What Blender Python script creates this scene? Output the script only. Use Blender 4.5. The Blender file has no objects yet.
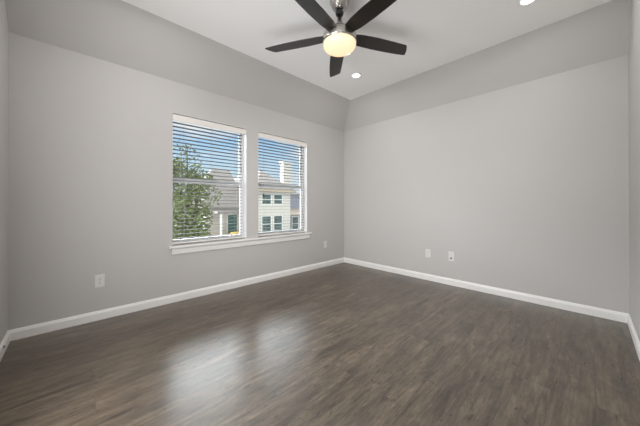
import bpy, bmesh, math, random
from mathutils import Vector, Matrix
random.seed(7)
sc = bpy.context.scene
COL = sc.collection
PI = math.pi

# ------------------------------------------------------------------ room numbers (metres)
# origin: floor corner where window wall (x = 0) meets the far wall (y = 0)
LA, LB = 4.138, 3.511          # room length along y (negative) and along x
HW, HC = 2.511, 2.929          # top of the vertical walls, flat ceiling
DA, DB = 0.386, 0.281          # how far the two sloped ceiling bands run in
WIN = [(-2.950, -2.042), (-1.857, -0.943)]
WZ0, WZ1 = 0.640, 2.150
TH = 0.17                      # outer wall thickness

# ------------------------------------------------------------------ camera
cam = bpy.data.cameras.new('camera')
cam.sensor_width = 36.0
cam.lens = 256.07 / 640 * 36.0
cam.shift_y = -9.54 / 640
cam.clip_start = 0.02
cam.clip_end = 500
co = bpy.data.objects.new('camera', cam)
COL.objects.link(co)
co.location = (3.2524, -3.7396, 1.11)
co.rotation_euler = (PI / 2 + 0.0034, 0, 0.8097)
sc.camera = co

# ------------------------------------------------------------------ view
sc.view_settings.view_transform = 'Standard'
sc.view_settings.look = 'None'
sc.view_settings.gamma = 1.0
sc.view_settings.use_curve_mapping = False
sc.view_settings.exposure = -0.01
sc.cycles.max_bounces = 12
sc.cycles.diffuse_bounces = 8
sc.cycles.transparent_max_bounces = 24
sc.cycles.sample_clamp_indirect = 6.0
sc.cycles.caustics_reflective = False
sc.cycles.caustics_refractive = False
sc.cycles.use_denoising = True

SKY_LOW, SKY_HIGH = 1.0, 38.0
SUN = 1.8
CAN_W = 9.0
CORNER_FILL_W = 14.0
NEAR_FILL_W = 44.0
CEIL_FILL_W = 6.8

# ------------------------------------------------------------------ world: blue sky with broken cloud, plus an added bright band above the view
w = bpy.data.worlds.new('sky')
sc.world = w
w.use_nodes = True
nt = w.node_tree
nt.nodes.clear()
N = nt.nodes.new
tc = N('ShaderNodeTexCoord')
sep = N('ShaderNodeSeparateXYZ')
nt.links.new(tc.outputs['Generated'], sep.inputs[0])
ramp = N('ShaderNodeValToRGB')
nt.links.new(sep.outputs['Z'], ramp.inputs[0])
el = ramp.color_ramp.elements
el[0].position = 0.0; el[0].color = (0.80, 0.90, 1.0, 1)
el[1].position = 0.34; el[1].color = (0.36, 0.62, 1.0, 1)
e = el.new(0.12); e.color = (0.68, 0.86, 1.0, 1)
e = el.new(0.22); e.color = (0.44, 0.71, 1.0, 1)
mp = N('ShaderNodeMapping')
mp.inputs['Scale'].default_value = (3.0, 3.0, 9.0)
nt.links.new(tc.outputs['Generated'], mp.inputs[0])
nz = N('ShaderNodeTexNoise')
nz.inputs['Scale'].default_value = 1.6
nz.inputs['Detail'].default_value = 6
nt.links.new(mp.outputs[0], nz.inputs[0])
cr = N('ShaderNodeValToRGB')
cr.color_ramp.elements[0].position = 0.47
cr.color_ramp.elements[1].position = 0.66
nt.links.new(nz.outputs[0], cr.inputs[0])
mx = N('ShaderNodeMix'); mx.data_type = 'RGBA'
nt.links.new(cr.outputs[0], mx.inputs[0])
nt.links.new(ramp.outputs[0], mx.inputs[6])
mx.inputs[7].default_value = (0.98, 0.99, 1.0, 1)
hi = N('ShaderNodeMapRange')            # added bright band, begins above what the windows show, lights the room
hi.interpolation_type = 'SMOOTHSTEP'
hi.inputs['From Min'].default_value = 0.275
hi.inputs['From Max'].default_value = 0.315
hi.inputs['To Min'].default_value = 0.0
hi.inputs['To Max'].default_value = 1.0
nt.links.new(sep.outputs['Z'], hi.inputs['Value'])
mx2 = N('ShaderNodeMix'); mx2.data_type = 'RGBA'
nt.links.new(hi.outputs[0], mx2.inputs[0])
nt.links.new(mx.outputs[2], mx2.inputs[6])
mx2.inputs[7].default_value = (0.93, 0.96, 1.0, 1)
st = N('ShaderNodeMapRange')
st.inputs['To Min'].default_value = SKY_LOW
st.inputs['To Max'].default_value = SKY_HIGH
side = N('ShaderNodeMapRange')          # ... and the band is kept to the window side, off the neighbours' fronts
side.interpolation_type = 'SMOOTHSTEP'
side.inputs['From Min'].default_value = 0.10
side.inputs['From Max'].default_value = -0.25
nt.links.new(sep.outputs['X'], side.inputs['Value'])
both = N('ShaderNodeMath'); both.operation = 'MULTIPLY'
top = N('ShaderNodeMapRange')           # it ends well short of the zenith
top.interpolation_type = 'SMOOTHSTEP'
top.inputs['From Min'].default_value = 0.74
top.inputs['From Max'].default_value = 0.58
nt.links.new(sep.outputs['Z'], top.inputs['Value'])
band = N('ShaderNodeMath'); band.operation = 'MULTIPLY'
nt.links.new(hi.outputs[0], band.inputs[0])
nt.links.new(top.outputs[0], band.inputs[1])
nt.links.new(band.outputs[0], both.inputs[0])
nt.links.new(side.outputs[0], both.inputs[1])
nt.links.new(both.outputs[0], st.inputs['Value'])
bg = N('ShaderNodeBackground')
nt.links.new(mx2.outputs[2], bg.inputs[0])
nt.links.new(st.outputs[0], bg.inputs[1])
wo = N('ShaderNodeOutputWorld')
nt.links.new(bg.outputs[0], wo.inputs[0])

# ------------------------------------------------------------------ sun (behind this house, on the neighbours' fronts)
sl = bpy.data.lights.new('sun', 'SUN')
sl.energy = SUN
sl.angle = 0.01
sl.color = (1.0, 0.95, 0.86)
so = bpy.data.objects.new('sun', sl)
COL.objects.link(so)
so.location = (20, 12, 25)
so.rotation_euler = Vector((0.62, 0.34, 0.71)).to_track_quat('Z', 'Y').to_euler()

# added fill light, unseen, flush with the near wall; brightens the lower walls
dl = bpy.data.lights.new('near_wall_fill', 'AREA')
dl.shape = 'RECTANGLE'
dl.size, dl.size_y = 0.9, 2.0
dl.energy = NEAR_FILL_W
dl.color = (0.99, 0.99, 1.0)
do = bpy.data.objects.new('near_wall_fill', dl)
COL.objects.link(do)
do.location = (1.9, -LA + 0.02, 1.05)
do.rotation_euler = (PI / 2, 0, 0)
# extra area light added out of view left of the camera, turned to the far corner
fl = bpy.data.lights.new('far_corner_fill', 'AREA')
fl.shape = 'SQUARE'
fl.size = 0.5
fl.energy = CORNER_FILL_W
fl.spread = math.radians(84)
fl.color = (0.99, 0.99, 1.0)
fo = bpy.data.objects.new('far_corner_fill', fl)
COL.objects.link(fo)
fo.location = (2.2, -3.95, 2.2)
fo.rotation_euler = Vector((1.15, -3.35, 1.45)).to_track_quat('Z', 'Y').to_euler()


# unseen uplight added low by the camera to lift ceiling and slopes
bl = bpy.data.lights.new('ceiling_fill', 'AREA')
bl.shape = 'RECTANGLE'
bl.size, bl.size_y = 1.0, 0.6
bl.energy = CEIL_FILL_W
bl.spread = math.radians(120)
bl.color = (0.99, 0.99, 1.0)
bo = bpy.data.objects.new('ceiling_fill', bl)
COL.objects.link(bo)
bo.location = (2.85, -3.36, 0.25)
bo.rotation_euler = Vector((1.95, -1.76, -2.9)).to_track_quat('Z', 'Y').to_euler()


# ================================================================== helpers
def mat(name, col, rough=0.6, metal=0.0, noise=None, bump=None, spec=0.5, emit=None, estr=0.0):
    m = bpy.data.materials.new(name)
    m.use_nodes = True
    t = m.node_tree
    b = t.nodes['Principled BSDF']
    b.inputs['Base Color'].default_value = (*col, 1)
    b.inputs['Roughness'].default_value = rough
    b.inputs['Metallic'].default_value = metal
    b.inputs['Specular IOR Level'].default_value = spec
    tcn = t.nodes.new('ShaderNodeTexCoord')
    if noise:
        scale, amt = noise[0], noise[1]
        mpn = t.nodes.new('ShaderNodeMapping')
        if len(noise) > 2:
            mpn.inputs['Scale'].default_value = noise[2]
        t.links.new(tcn.outputs['Object'], mpn.inputs[0])
        n = t.nodes.new('ShaderNodeTexNoise')
        n.inputs['Scale'].default_value = scale
        n.inputs['Detail'].default_value = 5
        t.links.new(mpn.outputs[0], n.inputs[0])
        r = t.nodes.new('ShaderNodeValToRGB')
        r.color_ramp.elements[0].position = 0.25
        r.color_ramp.elements[1].position = 0.75
        r.color_ramp.elements[0].color = (*[max(0, c * (1 - amt)) for c in col], 1)
        r.color_ramp.elements[1].color = (*[min(1, c * (1 + amt)) for c in col], 1)
        t.links.new(n.outputs[0], r.inputs[0])
        t.links.new(r.outputs[0], b.inputs['Base Color'])
    if bump:
        n2 = t.nodes.new('ShaderNodeTexNoise')
        n2.inputs['Scale'].default_value = bump[0]
        n2.inputs['Detail'].default_value = 3
        t.links.new(tcn.outputs['Object'], n2.inputs[0])
        bp = t.nodes.new('ShaderNodeBump')
        bp.inputs['Strength'].default_value = bump[1]
        bp.inputs['Distance'].default_value = 0.01
        t.links.new(n2.outputs[0], bp.inputs['Height'])
        t.links.new(bp.outputs[0], b.inputs['Normal'])
    if emit:
        b.inputs['Emission Color'].default_value = (*emit, 1)
        b.inputs['Emission Strength'].default_value = estr
    return m


def box(bm, lo, hi):
    x0, y0, z0 = lo
    x1, y1, z1 = hi
    v = [bm.verts.new(p) for p in ((x0, y0, z0), (x1, y0, z0), (x1, y1, z0), (x0, y1, z0),
                                   (x0, y0, z1), (x1, y0, z1), (x1, y1, z1), (x0, y1, z1))]
    for f in ((3, 2, 1, 0), (4, 5, 6, 7), (0, 1, 5, 4), (1, 2, 6, 5), (2, 3, 7, 6), (3, 0, 4, 7)):
        bm.faces.new([v[i] for i in f])
    return v


def prism(bm, pts, off):
    """closed polygon pts (3-D, planar) swept by the vector off"""
    off = Vector(off)
    a = [bm.verts.new(p) for p in pts]
    b = [bm.verts.new(Vector(p) + off) for p in pts]
    n = len(pts)
    bm.faces.new(a[::-1])
    bm.faces.new(b)
    for i in range(n):
        bm.faces.new((a[i], a[(i + 1) % n], b[(i + 1) % n], b[i]))


def lathe(bm, prof, c=(0, 0, 0), seg=48, axis='Z'):
    """revolve [(r, h)...] about an axis through c"""
    rings = []
    for r, h in prof:
        ring = []
        if r < 1e-6:
            ring = [bm.verts.new((0, 0, h))]
        else:
            for k in range(seg):
                a = 2 * PI * k / seg
                ring.append(bm.verts.new((r * math.cos(a), r * math.sin(a), h)))
        rings.append(ring)
    for a, b in zip(rings, rings[1:]):
        if len(a) == 1 and len(b) == 1:
            continue
        for k in range(seg):
            k2 = (k + 1) % seg
            if len(a) == 1:
                bm.faces.new((a[0], b[k2], b[k]))
            elif len(b) == 1:
                bm.faces.new((a[k], a[k2], b[0]))
            else:
                bm.faces.new((a[k], a[k2], b[k2], b[k]))
    M = Matrix.Translation(c)
    if axis == 'X':
        M = M @ Matrix.Rotation(PI / 2, 4, 'Y')
    elif axis == '-Y':
        M = M @ Matrix.Rotation(PI / 2, 4, 'X')
    elif axis == 'Y':
        M = M @ Matrix.Rotation(-PI / 2, 4, 'X')
    vs = [v for r in rings for v in r]
    bmesh.ops.transform(bm, matrix=M, verts=vs)


def tube(bm, p0, p1, r0, r1=None, seg=10):
    r1 = r0 if r1 is None else r1
    p0, p1 = Vector(p0), Vector(p1)
    d = p1 - p0
    q = d.to_track_quat('Z', 'Y').to_matrix().to_4x4()
    M = Matrix.Translation(p0) @ q
    a = [bm.verts.new(M @ Vector((r0 * math.cos(2 * PI * k / seg), r0 * math.sin(2 * PI * k / seg), 0))) for k in range(seg)]
    b = [bm.verts.new(M @ Vector((r1 * math.cos(2 * PI * k / seg), r1 * math.sin(2 * PI * k / seg), d.length))) for k in range(seg)]
    for k in range(seg):
        k2 = (k + 1) % seg
        bm.faces.new((a[k], a[k2], b[k2], b[k]))
    bm.faces.new(a[::-1])
    bm.faces.new(b)


def obj(name, bm, m, parent=None, bevel=0.0, smooth=False, loc=None):
    bmesh.ops.recalc_face_normals(bm, faces=bm.faces[:])
    me = bpy.data.meshes.new(name)
    bm.to_mesh(me)
    bm.free()
    me.materials.append(m)
    if smooth:
        for p in me.polygons:
            p.use_smooth = True
    o = bpy.data.objects.new(name, me)
    COL.objects.link(o)
    if parent is not None:
        o.parent = parent
    if loc is not None:
        o.location = loc
    if bevel:
        b = o.modifiers.new('bevel', 'BEVEL')
        b.width = bevel
        b.segments = 2
        b.limit_method = 'ANGLE'
        b.angle_limit = 0.6
    return o


def BM():
    return bmesh.new()


def boxes(*bx):
    bm = BM()
    for lo, hi in bx:
        box(bm, lo, hi)
    return bm


def tag(o, label=None, cat=None, group=None, kind=None):
    if label: o['label'] = label
    if cat: o['category'] = cat
    if group: o['group'] = group
    if kind: o['kind'] = kind
    return o


def struct(name, bm, m, parent=None, **k):
    o = obj(name, bm, m, parent, **k)
    if parent is None:
        o['kind'] = 'structure'
    return o


def thing(name, loc, label, cat, group=None, rotz=0.0):
    o = bpy.data.objects.new(name, None)
    o.empty_display_size = 0.1
    COL.objects.link(o)
    o.location = loc
    o.rotation_euler = (0, 0, rotz)
    return tag(o, label, cat, group)


# ================================================================== materials
WALLC = (0.515, 0.500, 0.486)
M_WALL = mat('greige_wall_paint', WALLC, 0.65, noise=(1.2, 0.012), bump=(160, 0.06))
M_CEIL = mat('white_ceiling_paint', (0.94, 0.94, 0.925), 0.8, bump=(140, 0.06))
M_TRIM = mat('white_trim_paint', (0.82, 0.81, 0.79), 0.35, noise=(3, 0.01))
M_VINYL = mat('white_vinyl', (0.90, 0.90, 0.89), 0.4, noise=(4, 0.01))
M_VALANCE = mat('ivory_blind_valance', (0.78, 0.75, 0.71), 0.45, noise=(8, 0.02))
M_SLAT = mat('shade_grey_blind_slat', (0.20, 0.21, 0.23), 0.85, spec=0.1, noise=(6, 0.02))  # white slats coloured grey, standing in for their backlit shade
M_CORD = mat('grey_blind_cord', (0.42, 0.42, 0.42), 0.8, noise=(40, 0.05))
M_TASSEL = mat('dark_tassel', (0.03, 0.03, 0.03), 0.5, noise=(40, 0.1))
M_PLATE = mat('white_plastic_plate', (0.70, 0.69, 0.67), 0.35, noise=(20, 0.01))
M_SLOT = mat('black_slot', (0.02, 0.02, 0.02), 0.5, noise=(60, 0.1))
M_BRASS = mat('grey_screw_metal', (0.35, 0.34, 0.32), 0.35, 0.9, noise=(60, 0.05))
M_NICKEL = mat('brushed_nickel', (0.48, 0.46, 0.43), 0.27, 1.0, noise=(30, 0.08, (1, 1, 14)))
M_BLACK = mat('black_collar', (0.015, 0.015, 0.016), 0.3, noise=(30, 0.1))
M_BLADE = mat('espresso_fan_blade', (0.012, 0.009, 0.007), 0.30, spec=0.55, noise=(5, 0.35, (1, 12, 1)))
M_RUBBER = mat('black_rubber', (0.012, 0.012, 0.012), 0.6, noise=(60, 0.1))


def glass_mat():
    m = bpy.data.materials.new('window_glass')
    m.use_nodes = True
    t = m.node_tree
    t.nodes.clear()
    fr = t.nodes.new('ShaderNodeFresnel'); fr.inputs[0].default_value = 1.45
    tr = t.nodes.new('ShaderNodeBsdfTransparent'); tr.inputs[0].default_value = (0.95, 0.97, 0.97, 1)
    gl = t.nodes.new('ShaderNodeBsdfGlossy'); gl.inputs['Roughness'].default_value = 0.02
    ns = t.nodes.new('ShaderNodeTexNoise'); ns.inputs['Scale'].default_value = 3
    mr = t.nodes.new('ShaderNodeMapRange')
    mr.inputs['To Min'].default_value = 0.01; mr.inputs['To Max'].default_value = 0.03
    t.links.new(ns.outputs[0], mr.inputs['Value']); t.links.new(mr.outputs[0], gl.inputs['Roughness'])
    mi = t.nodes.new('ShaderNodeMixShader')
    out = t.nodes.new('ShaderNodeOutputMaterial')
    t.links.new(fr.outputs[0], mi.inputs[0])
    t.links.new(tr.outputs[0], mi.inputs[1])
    t.links.new(gl.outputs[0], mi.inputs[2])
    t.links.new(mi.outputs[0], out.inputs[0])
    return m


M_GLASS = glass_mat()


def floor_mat():
    m = bpy.data.materials.new('grey_brown_wood_planks')
    m.use_nodes = True
    t = m.node_tree
    L = t.links.new
    b = t.nodes['Principled BSDF']
    nn = t.nodes.new
    tcn = nn('ShaderNodeTexCoord')
    sp = nn('ShaderNodeSeparateXYZ'); L(tcn.outputs['Object'], sp.inputs[0])
    cb = nn('ShaderNodeCombineXYZ')                       # planks run along y
    L(sp.outputs['Y'], cb.inputs['X']); L(sp.outputs['X'], cb.inputs['Y'])
    br = nn('ShaderNodeTexBrick')
    br.offset = 0.37; br.offset_frequency = 2
    br.inputs['Scale'].default_value = 1.0
    br.inputs['Brick Width'].default_value = 1.22
    br.inputs['Row Height'].default_value = 0.182
    br.inputs['Mortar Size'].default_value = 0.0012
    br.inputs['Mortar Smooth'].default_value = 0.3
    br.inputs['Bias'].default_value = 0.0
    br.inputs['Color1'].default_value = (0, 0, 0, 1)
    br.inputs['Color2'].default_value = (1, 1, 1, 1)
    br.inputs['Mortar'].default_value = (0.5, 0.5, 0.5, 1)
    L(cb.outputs[0], br.inputs[0])
    # per-plank shift of the grain
    sc_ = nn('ShaderNodeVectorMath'); sc_.operation = 'MULTIPLY'
    sc_.inputs[1].default_value = (7.3, 3.1, 5.0)
    L(br.outputs['Color'], sc_.inputs[0])
    ad = nn('ShaderNodeVectorMath'); ad.operation = 'ADD'
    L(cb.outputs[0], ad.inputs[0]); L(sc_.outputs[0], ad.inputs[1])

    def nz_(scale, stretch, detail, rough=0.6, dist=0.0):
        mpn = nn('ShaderNodeMapping'); mpn.inputs['Scale'].default_value = stretch
        L(ad.outputs[0], mpn.inputs[0])
        n = nn('ShaderNodeTexNoise'); n.inputs['Scale'].default_value = scale
        n.inputs['Detail'].default_value = detail; n.inputs['Roughness'].default_value = rough
        n.inputs['Distortion'].default_value = dist
        L(mpn.outputs[0], n.inputs[0])
        return n
    g1 = nz_(2.6, (0.7, 5.5, 1), 6, 0.58, 0.7)            # streaky grain
    g2 = nz_(3.6, (0.8, 1.8, 1), 5, 0.62, 0.9)             # cloudy blotches
    g3 = nz_(5.0, (0.5, 18.0, 1), 3, 0.6)                 # fine scraped lines
    r1 = nn('ShaderNodeValToRGB')
    r1.color_ramp.elements[0].position = 0.30; r1.color_ramp.elements[0].color = (0.054, 0.041, 0.029, 1)
    r1.color_ramp.elements[1].position = 0.72; r1.color_ramp.elements[1].color = (0.160, 0.126, 0.088, 1)
    L(g1.outputs[0], r1.inputs[0])
    r2 = nn('ShaderNodeValToRGB')
    r2.color_ramp.elements[0].position = 0.28; r2.color_ramp.elements[0].color = (0.70, 0.685, 0.67, 1)
    r2.color_ramp.elements[1].position = 0.70; r2.color_ramp.elements[1].color = (1.22, 1.21, 1.20, 1)
    L(g2.outputs[0], r2.inputs[0])
    m1 = nn('ShaderNodeMix'); m1.data_type = 'RGBA'; m1.blend_type = 'MULTIPLY'; m1.inputs[0].default_value = 1
    L(r1.outputs[0], m1.inputs[6]); L(r2.outputs[0], m1.inputs[7])
    r3 = nn('ShaderNodeValToRGB')
    r3.color_ramp.elements[0].position = 0.30; r3.color_ramp.elements[0].color = (0.76, 0.755, 0.75, 1)
    r3.color_ramp.elements[1].position = 0.66; r3.color_ramp.elements[1].color = (1.12, 1.12, 1.12, 1)
    L(g3.outputs[0], r3.inputs[0])
    m2 = nn('ShaderNodeMix'); m2.data_type = 'RGBA'; m2.blend_type = 'MULTIPLY'; m2.inputs[0].default_value = 1
    L(m1.outputs[2], m2.inputs[6]); L(r3.outputs[0], m2.inputs[7])
    # mottled weathering and short dark scrapes with knots
    g4 = nz_(11.0, (0.8, 3.4, 1), 5, 0.7, 0.6)
    r4 = nn('ShaderNodeValToRGB')
    r4.color_ramp.elements[0].position = 0.30; r4.color_ramp.elements[0].color = (0.60, 0.59, 0.58, 1)
    r4.color_ramp.elements[1].position = 0.68; r4.color_ramp.elements[1].color = (1.32, 1.32, 1.31, 1)
    L(g4.outputs[0], r4.inputs[0])
    m4 = nn('ShaderNodeMix'); m4.data_type = 'RGBA'; m4.blend_type = 'MULTIPLY'; m4.inputs[0].default_value = 1
    L(m2.outputs[2], m4.inputs[6]); L(r4.outputs[0], m4.inputs[7])
    g5 = nz_(4.2, (1.6, 4.0, 1), 6, 0.72, 1.6)
    r5 = nn('ShaderNodeValToRGB')
    r5.color_ramp.elements[0].position = 0.365; r5.color_ramp.elements[0].color = (0.45, 0.42, 0.40, 1)
    r5.color_ramp.elements[1].position = 0.410; r5.color_ramp.elements[1].color = (1, 1, 1, 1)
    L(g5.outputs[0], r5.inputs[0])
    m2 = nn('ShaderNodeMix'); m2.data_type = 'RGBA'; m2.blend_type = 'MULTIPLY'; m2.inputs[0].default_value = 1
    L(m4.outputs[2], m2.inputs[6]); L(r5.outputs[0], m2.inputs[7])
    pv = nn('ShaderNodeMapRange'); pv.inputs['To Min'].default_value = 0.92; pv.inputs['To Max'].default_value = 1.08
    L(br.outputs['Color'], pv.inputs['Value'])
    m3 = nn('ShaderNodeVectorMath'); m3.operation = 'SCALE'
    L(m2.outputs[2], m3.inputs[0]); L(pv.outputs[0], m3.inputs['Scale'])
    sm = nn('ShaderNodeMix'); sm.data_type = 'RGBA'
    L(br.outputs['Fac'], sm.inputs[0]); L(m3.outputs[0], sm.inputs[6])
    sm.inputs[7].default_value = (0.045, 0.035, 0.027, 1)
    L(sm.outputs[2], b.inputs['Base Color'])
    rr = nn('ShaderNodeMapRange'); rr.inputs['To Min'].default_value = 0.25; rr.inputs['To Max'].default_value = 0.34
    L(g3.outputs[0], rr.inputs['Value']); L(rr.outputs[0], b.inputs['Roughness'])
    b.inputs['Specular IOR Level'].default_value = 1.0
    h = nn('ShaderNodeMath'); h.operation = 'MULTIPLY_ADD'
    L(br.outputs['Fac'], h.inputs[0]); h.inputs[1].default_value = -1.2
    L(g3.outputs[0], h.inputs[2])
    bp = nn('ShaderNodeBump'); bp.inputs['Strength'].default_value = 0.14; bp.inputs['Distance'].default_value = 0.004
    L(h.outputs[0], bp.inputs['Height']); L(bp.outputs[0], b.inputs['Normal'])
    return m


M_FLOOR = floor_mat()


def siding_mat(name, col, pitch=0.16):
    m = mat(name, col, 0.7, noise=(2, 0.03))
    t = m.node_tree
    b = t.nodes['Principled BSDF']
    tcn = t.nodes.new('ShaderNodeTexCoord')
    wv = t.nodes.new('ShaderNodeTexWave')
    wv.bands_direction = 'Z'; wv.wave_profile = 'SAW'
    wv.inputs['Scale'].default_value = 1.0 / pitch / 3.14
    t.links.new(tcn.outputs['Object'], wv.inputs[0])
    bp = t.nodes.new('ShaderNodeBump'); bp.inputs['Strength'].default_value = 0.5; bp.inputs['Distance'].default_value = 0.03
    t.links.new(wv.outputs[0], bp.inputs['Height'])
    t.links.new(bp.outputs[0], b.inputs['Normal'])
    return m


M_SIDING = siding_mat('cream_lap_siding', (0.66, 0.635, 0.58))
M_SIDING_B = siding_mat('blue_grey_lap_siding', (0.26, 0.28, 0.34))
M_ROOF = mat('grey_roof_shingles', (0.24, 0.22, 0.205), 0.9, noise=(14, 0.35), bump=(20, 0.5))
M_ROOF_T = mat('tan_roof_shingles', (0.38, 0.32, 0.26), 0.9, noise=(14, 0.25), bump=(20, 0.5))
M_FASCIA = mat('tan_fascia', (0.46, 0.38, 0.29), 0.7, noise=(6, 0.1))
M_XTRIM = mat('white_house_trim', (0.84, 0.83, 0.80), 0.6, noise=(6, 0.03))
M_PANE = mat('dark_green_house_glass', (0.05, 0.10, 0.09), 0.12, noise=(0.8, 0.5))
M_GDOOR = mat('green_door_paint', (0.06, 0.17, 0.13), 0.5, noise=(4, 0.15))
M_YELLOW = mat('yellow_paint', (0.72, 0.52, 0.10), 0.5, noise=(6, 0.1))
M_DECK = mat('tan_deck_wood', (0.42, 0.28, 0.17), 0.8, noise=(4, 0.25, (1, 6, 6)))
M_BARK = mat('brown_bark', (0.09, 0.06, 0.045), 0.9, noise=(12, 0.4))
M_GRASS = mat('pale_driveway', (0.30, 0.29, 0.27), 0.95, noise=(0.6, 0.2), bump=(30, 0.5))
M_LEAF = mat('green_leaves', (0.155, 0.185, 0.075), 0.85, spec=0.15, noise=(2.5, 0.55))
M_LEAF_D = mat('dark_green_leaves', (0.05, 0.10, 0.04), 0.85, spec=0.15, noise=(2.5, 0.5))
M_LEAF_R = mat('red_leaves', (0.38, 0.09, 0.06), 0.6, noise=(3.0, 0.4))
M_FENCE = mat('brown_fence_wood', (0.24, 0.16, 0.11), 0.85, noise=(5, 0.3, (6, 6, 1)))

# ================================================================== setting
struct('floor', boxes(((-0.0, -LA, -0.12), (LB, 0.0, 0.0))), M_FLOOR)
(a0, a1), (b0, b1) = WIN
struct('wall_left', boxes(
    ((-TH, -LA - 0.12, -0.2), (0, 0.12, WZ0)),
    ((-TH, -LA - 0.12, WZ1), (0, 0.12, HW)),
    ((-TH, -LA - 0.12, WZ0), (0, a0, WZ1)),
    ((-TH, a1, WZ0), (0, b0, WZ1)),
    ((-TH, b1, WZ0), (0, 0.12, WZ1))), M_WALL)
struct('wall_far', boxes(((0, 0, -0.2), (LB + 0.12, 0.12, HW))), M_WALL)
struct('wall_right', boxes(((LB, -LA - 0.12, -0.2), (LB + 0.12, 0, HC + 0.15))), M_WALL)
struct('wall_near', boxes(((0, -LA - 0.12, -0.2), (LB, -LA, HC + 0.15))), M_WALL)
struct('ceiling', boxes(((DA, -LA, HC), (LB, -DB, HC + 0.15))), M_CEIL)
bm = BM()
prism(bm, [(0, -LA, HW), (DA, -LA, HC), (DA, -LA, HC + 0.15), (-TH, -LA, HC + 0.15), (-TH, -LA, HW)], (0, LA + 0.12, 0))
struct('ceiling_left', bm, M_WALL)
bm = BM()
prism(bm, [(0, 0, HW), (0, -DB, HC), (0, -DB, HC + 0.15), (0, 0.12, HC + 0.15), (0, 0.12, HW)], (LB, 0, 0))
struct('ceiling_far', bm, M_WALL)


def base_profile(bm, p0, p1, nrm):
    """skirting with a stepped ogee top along p0-p1, standing off the wall along nrm"""
    prof = [(0, 0), (0.014, 0), (0.014, 0.062), (0.0125, 0.069), (0.009, 0.074), (0.0075, 0.082), (0.004, 0.087), (0, 0.088)]
    p0, p1, n = Vector(p0), Vector(p1), Vector(nrm)
    prism(bm, [p0 + n * d + Vector((0, 0, h)) for d, h in prof], p1 - p0)


for nm, p0, p1, n in (('baseboard_left', (0, -LA, 0), (0, 0, 0), (1, 0, 0)),
                      ('baseboard_far', (0, 0, 0), (LB, 0, 0), (0, -1, 0)),
                      ('baseboard_right', (LB, 0, 0), (LB, -LA, 0), (-1, 0, 0)),
                      ('baseboard_near', (LB, -LA, 0), (0, -LA, 0), (0, 1, 0))):
    bm = BM()
    base_profile(bm, p0, p1, n)
    struct(nm, bm, M_TRIM)

# window stool (inner sill) and apron, one run under both windows
bm = BM()
box(bm, (0.0, -2.987, 0.614), (0.042, -0.865, 0.638))
struct('trim_1', bm, M_TRIM, bevel=0.005)
bm = BM()
prism(bm, [(0, -2.958, 0.538), (0.010, -2.958, 0.538), (0.016, -2.958, 0.546), (0.016, -2.958, 0.598), (0.022, -2.958, 0.606), (0.022, -2.958, 0.614), (0, -2.958, 0.614)],
      (0, 2.958 - 0.888, 0))
struct('trim_2', bm, M_TRIM)

# windows: white single-hung vinyl units in the outer part of the opening
for i, (y0, y1) in enumerate(WIN):
    r = bpy.data.objects.new('window_%d' % (i + 1), None)
    COL.objects.link(r)
    r['kind'] = 'structure'
    r['label'] = ['left white single-hung window looking onto the tree', 'right white single-hung window looking onto the two-storey house'][i]
    xo, xi = -0.165, -0.098
    f = 0.018
    zm = 1.395
    obj('window_frame', boxes(((xo, y0, WZ0), (xi, y0 + f, WZ1)), ((xo, y1 - f, WZ0), (xi, y1, WZ1)),
                              ((xo, y0 + f, WZ1 - f), (xi, y1 - f, WZ1)), ((xo, y0 + f, WZ0), (xi, y1 - f, WZ0 + f))), M_VINYL, r, bevel=0.003)
    # reveal liner: stool run into the opening
    obj('window_sill', boxes(((xi, y0, WZ0 - 0.02), (0.0, y1, WZ0 + 0.0005))), M_TRIM, r)
    obj('reveal', boxes(((xi, y0 - 0.001, WZ0), (-0.0005, y0 + 0.0015, WZ1)), ((xi, y1 - 0.0015, WZ0), (-0.0005, y1 + 0.001, WZ1)),
                        ((xi, y0, WZ1 - 0.0015), (-0.0005, y1, WZ1 + 0.001))), M_TRIM, r)
    s = 0.018
    obj('upper_sash', boxes(((-0.158, y0 + f, zm), (-0.134, y0 + f + s, WZ1 - f)), ((-0.158, y1 - f - s, zm), (-0.134, y1 - f, WZ1 - f)),
                            ((-0.158, y0 + f + s, WZ1 - f - s), (-0.134, y1 - f - s, WZ1 - f)),
                            ((-0.158, y0 + f + s, zm), (-0.134, y1 - f - s, zm + 0.03))), M_VINYL, r)
    obj('lower_sash', boxes(((-0.132, y0 + f, WZ0 + f), (-0.106, y0 + f + s, zm + 0.022)), ((-0.132, y1 - f - s, WZ0 + f), (-0.106, y1 - f, zm + 0.022)),
                            ((-0.132, y0 + f + s, WZ0 + f), (-0.106, y1 - f - s, WZ0 + f + 0.035)),
                            ((-0.132, y0 + f + s, zm - 0.028), (-0.106, y1 - f - s, zm + 0.024))), M_VINYL, r)
    obj('glass_pane', boxes(((-0.148, y0 + f + s, zm + 0.03), (-0.144, y1 - f - s, WZ1 - f - s))), M_GLASS, r)
    obj('glass_pane', boxes(((-0.121, y0 + f + s, WZ0 + f + 0.035), (-0.117, y1 - f - s, zm - 0.028))), M_GLASS, r)

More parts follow.
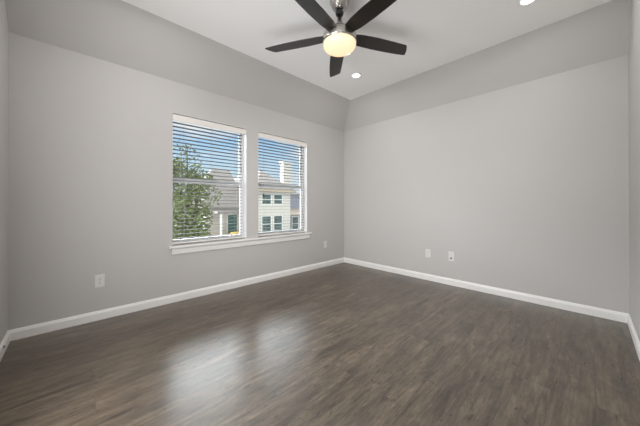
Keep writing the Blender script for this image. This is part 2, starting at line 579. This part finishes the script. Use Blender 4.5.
# ================================================================== blinds
SLAT_W, PITCH = 0.050, 0.0445
for i, (y0, y1) in enumerate(WIN):
    r = thing('window_blind', (-0.045, (y0 + y1) / 2, WZ1),
              ['white wood-look slat blind, open, in the left window before the tree',
               'white wood-look slat blind, open, in the right window before the cream house'][i], 'blind', 'slat blinds in the two windows')
    hw = (y1 - y0) / 2 - 0.004
    sw = hw - 0.008
    # local: x across the reveal, y along the window, z down from the head
    bm = BM()
    prism(bm, [(0.036, -hw, -0.012), (0.036, -hw, -0.076), (0.040, -hw, -0.082), (0.045, -hw, -0.078), (0.045, -hw, -0.016), (0.042, -hw, -0.012)], (0, 2 * hw, 0))
    obj('valance', bm, M_VALANCE, r)
    obj('headrail', boxes(((-0.026, -hw, -0.050), (0.022, hw, -0.014))), M_VINYL, r)
    zt, zb = -0.095, -(WZ1 - WZ0) + 0.034
    n = int((zt - zb) / PITCH) + 1
    z = zt
    k = 0
    slats = []
    first = None
    while z > zb:
        if first is None:
            bm = BM()
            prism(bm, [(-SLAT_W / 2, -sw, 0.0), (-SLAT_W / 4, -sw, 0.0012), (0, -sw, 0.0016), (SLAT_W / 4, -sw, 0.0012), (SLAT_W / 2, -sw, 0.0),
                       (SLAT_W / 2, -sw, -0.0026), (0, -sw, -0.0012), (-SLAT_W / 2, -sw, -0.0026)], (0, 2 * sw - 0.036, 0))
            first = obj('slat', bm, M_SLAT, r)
            o = first
        else:
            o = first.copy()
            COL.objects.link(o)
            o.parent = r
        o.location = (0, 0, z)
        o.rotation_euler = (0, math.radians(-2.0), 0)
        z -= PITCH
        k += 1
    obj('bottom_rail', boxes(((-0.025, -hw, zb - 0.020), (0.025, hw, zb - 0.002))), M_VALANCE, r, bevel=0.004)
    for yy in (-hw + 0.13, 0.0, hw - 0.13):
        bm = BM()
        tube(bm, (0.0265, yy, -0.045), (0.0265, yy, zb), 0.0011, seg=6)
        tube(bm, (-0.0265, yy, -0.045), (-0.0265, yy, zb), 0.0011, seg=6)
        obj('ladder_cord', bm, M_CORD, r)
    yc = -hw + 0.085
    bm = BM()
    tube(bm, (0.033, yc, -0.05), (0.033, yc, -0.88), 0.0016, seg=6)
    lc = obj('lift_cord', bm, M_CORD, r)
    bm = BM()
    lathe(bm, [(0, -0.88), (0.006, -0.885), (0.010, -0.925), (0.008, -0.932), (0, -0.934)], (0.033, yc, 0), 12)
    obj('tassel', bm, M_TASSEL, lc, smooth=True)

# ================================================================== ceiling fan
FAN = (1.735, -2.055, HC)
fan = thing('ceiling_fan', FAN, 'five-blade dark ceiling fan with nickel motor and lit frosted globe', 'ceiling fan')
bm = BM()
lathe(bm, [(0, 0.0), (0.084, 0.0), (0.086, -0.012), (0.083, -0.040), (0.070, -0.074), (0.052, -0.098), (0.044, -0.106), (0, -0.106)])
obj('canopy', bm, M_NICKEL, fan, smooth=True)
bm = BM()
lathe(bm, [(0, -0.100), (0.022, -0.102), (0.034, -0.116), (0.037, -0.130), (0.032, -0.146), (0.022, -0.152), (0, -0.152)], seg=24)
obj('hanger_ball', bm, M_BLACK, fan, smooth=True)
bm = BM()
lathe(bm, [(0, -0.148), (0.020, -0.148), (0.020, -0.205), (0.026, -0.210), (0.030, -0.250), (0.044, -0.285), (0, -0.287)], seg=24)
obj('downrod', bm, M_NICKEL, fan, smooth=True)
bm = BM()
lathe(bm, [(0, -0.272), (0.045, -0.274), (0.088, -0.284), (0.122, -0.300), (0.142, -0.322), (0.150, -0.348), (0.151, -0.385), (0.148, -0.398), (0.140, -0.400), (0, -0.400)])
obj('motor_housing', bm, M_NICKEL, fan, smooth=True)
# opal globe: frosted glass glowing from the lamps within
m = bpy.data.materials.new('lit_opal_glass')
m.use_nodes = True
t = m.node_tree
b = t.nodes['Principled BSDF']
b.inputs['Base Color'].default_value = (0.28, 0.22, 0.14, 1)
b.inputs['Roughness'].default_value = 0.25
lw = t.nodes.new('ShaderNodeLayerWeight'); lw.inputs[0].default_value = 0.45
nz = t.nodes.new('ShaderNodeTexNoise'); nz.inputs['Scale'].default_value = 9
rp = t.nodes.new('ShaderNodeValToRGB')
rp.color_ramp.elements[0].color = (1.0, 0.85, 0.62, 1)
rp.color_ramp.elements[1].color = (1.0, 0.64, 0.32, 1)
t.links.new(lw.outputs['Facing'], rp.inputs[0])
t.links.new(rp.outputs[0], b.inputs['Emission Color'])
b.inputs['Emission Strength'].default_value = 1.0
bm = BM()
prof = [(0.141, -0.388), (0.144, -0.396), (0.144, -0.412)]
for k in range(1, 13):
    a = k / 12 * PI / 2
    prof.append((0.144 * math.cos(a) ** 0.8 if k < 12 else 0.0, -0.412 - 0.058 * math.sin(a)))
lathe(bm, prof)
globe = obj('globe', bm, m, fan, smooth=True)

# blades: straight trailing edge, curved leading edge, slanted tip
out = [(0.128, 0.052), (0.20, 0.064), (0.35, 0.069), (0.50, 0.066), (0.62, 0.060), (0.700, 0.053), (0.712, 0.049), (0.717, 0.041),
       (0.700, -0.004), (0.672, -0.050), (0.662, -0.061), (0.648, -0.066), (0.50, -0.070), (0.35, -0.073), (0.20, -0.066), (0.128, -0.052)]
bm = BM()
prism(bm, [(x, y, -0.003) for x, y in out], (0, 0, 0.006))
ZB = -0.330
first = None
for k in range(5):
    if first is None:
        first = obj('blade', bm, M_BLADE, fan, bevel=0.002)
        o = first
    else:
        o = first.copy()
        COL.objects.link(o)
        o.parent = fan
    a = math.radians(209 - 72 * k)
    o.location = (0, 0, ZB)
    o.rotation_mode = 'XYZ'
    o.rotation_euler = (Matrix.Rotation(a, 3, 'Z') @ Matrix.Rotation(math.radians(-9), 3, 'X')).to_euler()

# ================================================================== recessed ceiling lights
M_CAN = mat('lit_downlight_lens', (0.9, 0.9, 0.88), 0.4, emit=(1.0, 0.97, 0.92), estr=8.0, noise=(30, 0.01))
for i, (x, y, lab) in enumerate(((0.992, -0.881, 'lit recessed ceiling light nearest the corner, just beyond the fan'),
                                 (2.883, -0.835, 'lit recessed ceiling light at the top edge, towards the right wall'),
                                 (0.992, -3.23, None), (2.883, -3.23, None))):
    r = thing('recessed_light', (x, y, HC), lab or 'lit recessed ceiling light on the camera side of the fan', 'ceiling light', 'recessed lights in the flat ceiling')
    bm = BM()
    lathe(bm, [(0.050, -0.001), (0.052, -0.006), (0.060, -0.008), (0.072, -0.005), (0.076, 0.0), (0.050, 0.0)], seg=40)
    obj('trim_ring', bm, M_CEIL, r, smooth=True)
    bm = BM()
    lathe(bm, [(0, -0.0030), (0.040, -0.0030), (0.050, -0.0015), (0.050, 0.0), (0, 0.0)], seg=40)
    obj('lens', bm, M_CAN, r)
    al = bpy.data.lights.new('downlight_lamp', 'AREA')
    al.shape = 'DISK'; al.size = 0.09; al.energy = CAN_W if i > 1 else CAN_W * 0.5
    al.color = (1.0, 0.98, 0.96)
    ao = bpy.data.objects.new('downlight_lamp', al)
    COL.objects.link(ao)
    ao.parent = r
    ao.location = (0, 0, -0.012)


# ================================================================== outlets and wall plates
def wall_plate(kind, loc, rotz, label, name, cat, h=0.116, group=None):
    """local frame: plate in the x-z plane, facing -y"""
    r = thing(name, loc, label, cat, group, rotz)
    hw_, hh = 0.036, h / 2
    bm = BM()
    prism(bm, [(-hw_, 0, -hh), (hw_, 0, -hh), (hw_, 0, hh), (-hw_, 0, hh)], (0, -0.006, 0))
    obj('cover_plate', bm, M_PLATE, r, bevel=0.003)
    if kind == 'duplex':
        for s in (-1, 1):
            zc = s * 0.0195
            bm = BM()
            prism(bm, [(0.0165 * math.cos(a) * 1.0, -0.006, zc + max(-0.0125, min(0.0125, 0.0165 * math.sin(a)))) for a in [2 * PI * q / 24 for q in range(24)]], (0, -0.0025, 0))
            f = obj('receptacle', bm, M_PLATE, r)
            bm = boxes(((-0.0075, -0.0090, zc - 0.001), (-0.0052, -0.0084, zc + 0.0080)), ((0.0052, -0.0090, zc), (0.0075, -0.0084, zc + 0.0070)))
            lathe(bm, [(0, 0.0004), (0.0028, 0.0004), (0.0028, -0.0002), (0, -0.0002)], (0, -0.0086, zc - 0.0065), 12, '-Y')
            obj('slot', bm, M_SLOT, f)
        bm = BM()
        lathe(bm, [(0, 0.0015), (0.003, 0.001), (0.0035, 0), (0, 0)], (0, -0.006, 0), 12, '-Y')
        obj('screw', bm, M_BRASS, r)
    elif kind == 'coax':
        bm = BM()
        lathe(bm, [(0.0, 0.002), (0.011, 0.002), (0.012, 0.0), (0, 0.0)], (0, -0.006, -0.024), 6, '-Y')
        nut = obj('hex_nut', bm, M_BRASS, r)
        bm = BM()
        lathe(bm, [(0, 0.011), (0.0095, 0.011), (0.0100, 0.0), (0, 0)], (0, -0.0075, -0.024), 16, '-Y')
        obj('jack', bm, M_SLOT, r)
        bm = BM()
        prism(bm, [(-0.012, -0.006, 0.008), (0.012, -0.006, 0.008), (0.012, -0.006, 0.030), (-0.012, -0.006, 0.030)], (0, -0.0015, 0))
        obj('insert', bm, M_PLATE, r)
        for s in (-1, 1):
            bm = BM()
            lathe(bm, [(0, 0.0012), (0.003, 0.0008), (0.0034, 0), (0, 0)], (0, -0.006, s * 0.047), 12, '-Y')
            obj('screw', bm, M_PLATE, r)
    return r


wall_plate('duplex', (0.0, -3.573, 0.372), PI / 2, 'white duplex outlet on the window wall, left of both windows', 'wall_outlet', 'outlet', 0.125)
wall_plate('duplex', (0.0, -0.517, 0.394), PI / 2, 'white duplex outlet between the right window and the corner', 'wall_outlet', 'outlet')
wall_plate('duplex', (1.624, 0.0, 0.392), 0, 'white duplex outlet on the far wall, nearer the corner', 'wall_outlet', 'outlet')
wall_plate('coax', (1.945, 0.0, 0.394), 0, 'white cable jack plate with dark centre on the far wall', 'cable_plate', 'wall plate', 0.13)

# door stop on the near skirting
ds = thing('door_stop', (0.310, -LA + 0.014, 0.072), 'small white door stop with black tip on the baseboard at the far left edge', 'door stop')
bm = BM()
lathe(bm, [(0, 0), (0.011, 0), (0.011, 0.003), (0.006, 0.004), (0.005, 0.006), (0, 0.006)], (0, 0, 0), 16, 'Y')
obj('post', bm, M_PLATE, ds)
bm = BM()
lathe(bm, [(0, 0.005), (0.0085, 0.005), (0.009, 0.008), (0.006, 0.010), (0, 0.010)], (0, 0, 0), 16, 'Y')
tag(obj('rubber_tip', bm, M_RUBBER, ds, smooth=True), 'black rubber tip')

# ================================================================== outside
GZ = -3.0
bm = boxes(((-70, -40, GZ - 0.3), (-1.5, 60, GZ)))
o = obj('ground', bm, M_GRASS); o['kind'] = 'structure'


def hip_roof(bm, x0, x1, y0, y1, z, ridge0, ridge1, zr, t=0.22):
    """eave rectangle at z, ridge from ridge0 to ridge1 (xy) at zr; fascia of height t below the eave"""
    e = [(x0, y0), (x1, y0), (x1, y1), (x0, y1)]
    lo = [bm.verts.new((x, y, z - t)) for x, y in e]
    up = [bm.verts.new((x, y, z)) for x, y in e]
    r0 = bm.verts.new((*ridge0, zr))
    r1 = bm.verts.new((*ridge1, zr))
    bm.faces.new(lo[::-1])
    for k in range(4):
        bm.faces.new((lo[k], lo[(k + 1) % 4], up[(k + 1) % 4], up[k]))
    return up, r0, r1


def house_window(parent, x, y0, y1, z0, z1):
    """window in a wall that faces +x"""
    f = 0.10
    fr = obj('window', boxes(((x, y0 - f, z0 - f), (x + 0.06, y0, z1 + f)), ((x, y1, z0 - f), (x + 0.06, y1 + f, z1 + f)),
                             ((x, y0, z1), (x + 0.06, y1, z1 + f)), ((x, y0, z0 - f), (x + 0.06, y1, z0)),
                             ((x, y0, (z0 + z1) / 2 - 0.03), (x + 0.05, y1, (z0 + z1) / 2 + 0.03))), M_XTRIM, parent)
    obj('pane', boxes(((x, y0, z0), (x + 0.02, y1, z1))), M_PANE, fr)


# two-storey cream house seen in the right window
hx = -19.1
hb = thing('house', (0, 0, 0), 'cream two-storey house with pale chimney seen through the right window', 'house')
obj('wall', boxes(((-28, 8.95, GZ), (hx, 13.1, 2.45))), M_SIDING, hb)
bm = BM()
up, r0, r1 = hip_roof(bm, -28.4, hx + 0.4, 8.93, 13.5, 2.62, (hx - 2.6, 10.9), (-26, 10.9), 4.95)
bm.faces.new((up[1], up[2], r0))
bm.faces.new((up[2], up[3], r1, r0))
bm.faces.new((up[3], up[0], r1))
bm.faces.new((up[0], up[1], r0, r1))
rf = obj('roof', bm, M_ROOF, hb)
obj('fascia', boxes(((hx + 0.36, 8.93, 2.36), (hx + 0.44, 13.55, 2.60))), M_FASCIA, rf)
for z0, z1 in ((1.15, 2.05), (-1.65, -0.10)):
    for y0 in (9.62, 11.0):
        house_window(hb, hx, y0, y0 + 0.98, z0, z1)
obj('side_wing', boxes(((-29, 13.1, GZ), (-22.5, 18.2, 2.15))), M_SIDING_B, hb)
bm = BM()
box(bm, (-29.3, 13.1, 2.15), (-22.2, 18.5, 2.45))
obj('wing_roof', bm, M_ROOF, hb)
house_window(hb, -22.5, 15.95, 16.9, -2.2, -0.5)
bm = BM()
prism(bm, [(-22.5, 13.5, 0.55), (-20.6, 13.5, -0.05), (-20.6, 13.5, -0.2), (-22.5, 13.5, -0.2)], (0, 4.0, 0))
obj('porch_roof', bm, M_ROOF_T, hb)
for yy in (13.75, 17.2):
    obj('porch_post', boxes(((-20.95, yy, GZ), (-20.75, yy + 0.2, -0.2))), M_XTRIM, hb)
bm = boxes(((-23.4, 14.75, 2.3), (-22.7, 16.05, 6.3)))
ch = obj('chimney', bm, M_SIDING, hb)
obj('chimney_cap', boxes(((-23.5, 14.65, 6.3), (-22.6, 16.15, 6.5))), M_XTRIM, ch)

# lower house with big grey roof seen in the left window
ax = -21.0
ha = thing('house', (0, 0, 0), 'low white house with large grey roof and green door behind the tree', 'house')
obj('wall', boxes(((-29, 4.9, GZ), (ax, 8.9, 0.70))), M_SIDING, ha)
bm = BM()
up, r0, r1 = hip_roof(bm, -29.4, ax + 0.5, 4.4, 8.9, 0.80, (-25, 6.9), (-25, 8.9), 5.0)
bm.faces.new((up[1], up[2], r1, r0))
bm.faces.new((up[2], up[3], r1))
bm.faces.new((up[3], up[0], r0, r1))
bm.faces.new((up[0], up[1], r0))
obj('roof', bm, M_ROOF, ha)
# green door, porch post and deck
d0 = 6.95
dr = obj('door', boxes(((ax, d0, -1.95), (ax + 0.06, d0 + 0.95, 0.05))), M_GDOOR, ha)
bm = BM()
lathe(bm, [(0, 0.05), (0.03, 0.045), (0.035, 0.03), (0.012, 0.01), (0.012, 0), (0, 0)], (ax + 0.06, d0 + 0.83, -1.0), 12, 'X')
obj('handle', bm, M_BRASS, dr)
obj('door_frame', boxes(((ax, d0 - 0.12, -1.95), (ax + 0.05, d0, 0.17)), ((ax, d0 + 0.95, -1.95), (ax + 0.05, d0 + 1.07, 0.17)), ((ax, d0, 0.05), (ax + 0.05, d0 + 0.95, 0.17))), M_XTRIM, ha)
obj('deck', boxes(((ax, 5.2, -2.1), (ax + 1.9, 8.9, -1.95)), ((ax + 1.8, 5.2, GZ), (ax + 1.9, 8.9, -2.1))), M_DECK, ha)
for yy in (5.55, 8.7):
    obj('porch_post', boxes(((ax + 1.6, yy, -1.95), (ax + 1.75, yy + 0.15, 0.3))), M_XTRIM, ha)
obj('porch_roof', boxes(((ax + 0.4, 5.2, 0.3), (ax + 1.9, 8.9, 0.5))), M_ROOF, ha)
bm = boxes(((ax + 0.9, d0 - 0.15, -1.94), (ax + 1.3, d0 + 0.95, -1.50)))
pl = tag(obj('planter_box', bm, M_YELLOW, bevel=0.02), 'yellow planter box on the tan deck before the green door', 'planter')


# trees and shrubs
def leaves(bm, c, rad, n, size, rnd):
    c = Vector(c)
    for _ in range(n):
        d = Vector((rnd.gauss(0, 1), rnd.gauss(0, 1), rnd.gauss(0, 1))).normalized() * (rnd.random() ** 0.45)
        p = c + Vector((d.x * rad[0], d.y * rad[1], d.z * rad[2]))
        s = size * rnd.uniform(0.6, 1.3)
        u = Vector((rnd.gauss(0, 1), rnd.gauss(0, 1), rnd.gauss(0, 1))).normalized()
        v = u.orthogonal().normalized()
        wv = u.cross(v) * 0.12 * s
        q = [p - v * s, p + u * s * 0.45 + wv, p + v * s, p - u * s * 0.45 + wv]
        bm.faces.new([bm.verts.new(x) for x in q])


rnd = random.Random(3)
tb = (-11.9, 0.65)
tr = thing('tree', (tb[0], tb[1], GZ), 'leafy green tree outside the left window, before the grey roof', 'tree')
bm = BM()
tube(bm, (0, 0, 0), (0.05, 0.05, 2.2), 0.13, 0.09)
tips = []
for k in range(11):
    a = k * 2.4
    L_ = 0.55 + 0.28 * (k % 3)
    z0 = 1.4 + 0.17 * k
    p0 = Vector((0.05, 0.05, z0 if z0 < 2.2 else 2.2))
    p1 = p0 + Vector((math.cos(a) * L_, math.sin(a) * L_, 0.9 + 0.28 * k))
    tube(bm, p0, p1, 0.05, 0.012, 6)
    tips.append(p1)
tube(bm, (0.05, 0.05, 2.2), (0.0, 0.0, 7.2), 0.09, 0.02)
obj('trunk', bm, M_BARK, tr)
bm = BM()
for p in tips:
    leaves(bm, p, (0.6, 0.6, 0.55), 210, 0.11, rnd)
leaves(bm, (0, 0, 3.2), (1.35, 1.35, 1.4), 1700, 0.12, rnd)
leaves(bm, (0.0, -0.3, 5.9), (1.25, 1.25, 1.7), 520, 0.10, rnd)
leaves(bm, (0.5, 0.6, 4.6), (1.1, 1.2, 0.8), 260, 0.10, rnd)
leaves(bm, (0.0, 0.1, 1.9), (1.5, 1.4, 1.0), 700, 0.12, rnd)
obj('foliage', bm, M_LEAF, tr)


def shrub(loc, rad, n, size, m, label, stems=5):
    r = thing('shrub', loc, label, 'shrub')
    bm = BM()
    for k in range(stems):
        a = k * 2.4
        tube(bm, (0.05 * math.cos(a), 0.05 * math.sin(a), 0), (rad[0] * 0.6 * math.cos(a), rad[1] * 0.6 * math.sin(a), rad[2] * 1.3), 0.025, 0.008, 6)
    obj('stem', bm, M_BARK, r)
    bm = BM()
    leaves(bm, (0, 0, rad[2] * 1.05), rad, n, size, rnd)
    obj('foliage', bm, m, r)


shrub((-16.5, 1.2, GZ), (1.5, 1.7, 1.1), 1500, 0.13, M_LEAF_D, 'dark green shrub low in the left window, behind the tree')
shrub((-18.5, 4.0, GZ), (0.5, 0.6, 0.75), 500, 0.11, M_LEAF_R, 'reddish shrub beside the deck of the low white house')
# brown board fence behind the tree
fr = thing('wooden_fence', (-20.2, 3.0, GZ), 'brown wooden board fence behind the tree and shrubs', 'fence')
bm = BM()
for k in range(26):
    box(bm, (0, -3.4 + k * 0.2, 0.05), (0.025, -3.4 + k * 0.2 + 0.17, 1.75 + 0.02 * (k % 3)))
obj('board_panel', bm, M_FENCE, fr)
for yy in (-3.4, -1.7, 0.0, 1.75):
    obj('post', boxes(((-0.1, yy, 0), (0.0, yy + 0.1, 1.85))), M_FENCE, fr)
obj('rail', boxes(((-0.05, -3.4, 0.4), (0, 1.8, 0.5)), ((-0.05, -3.4, 1.4), (0, 1.8, 1.5))), M_FENCE, fr)
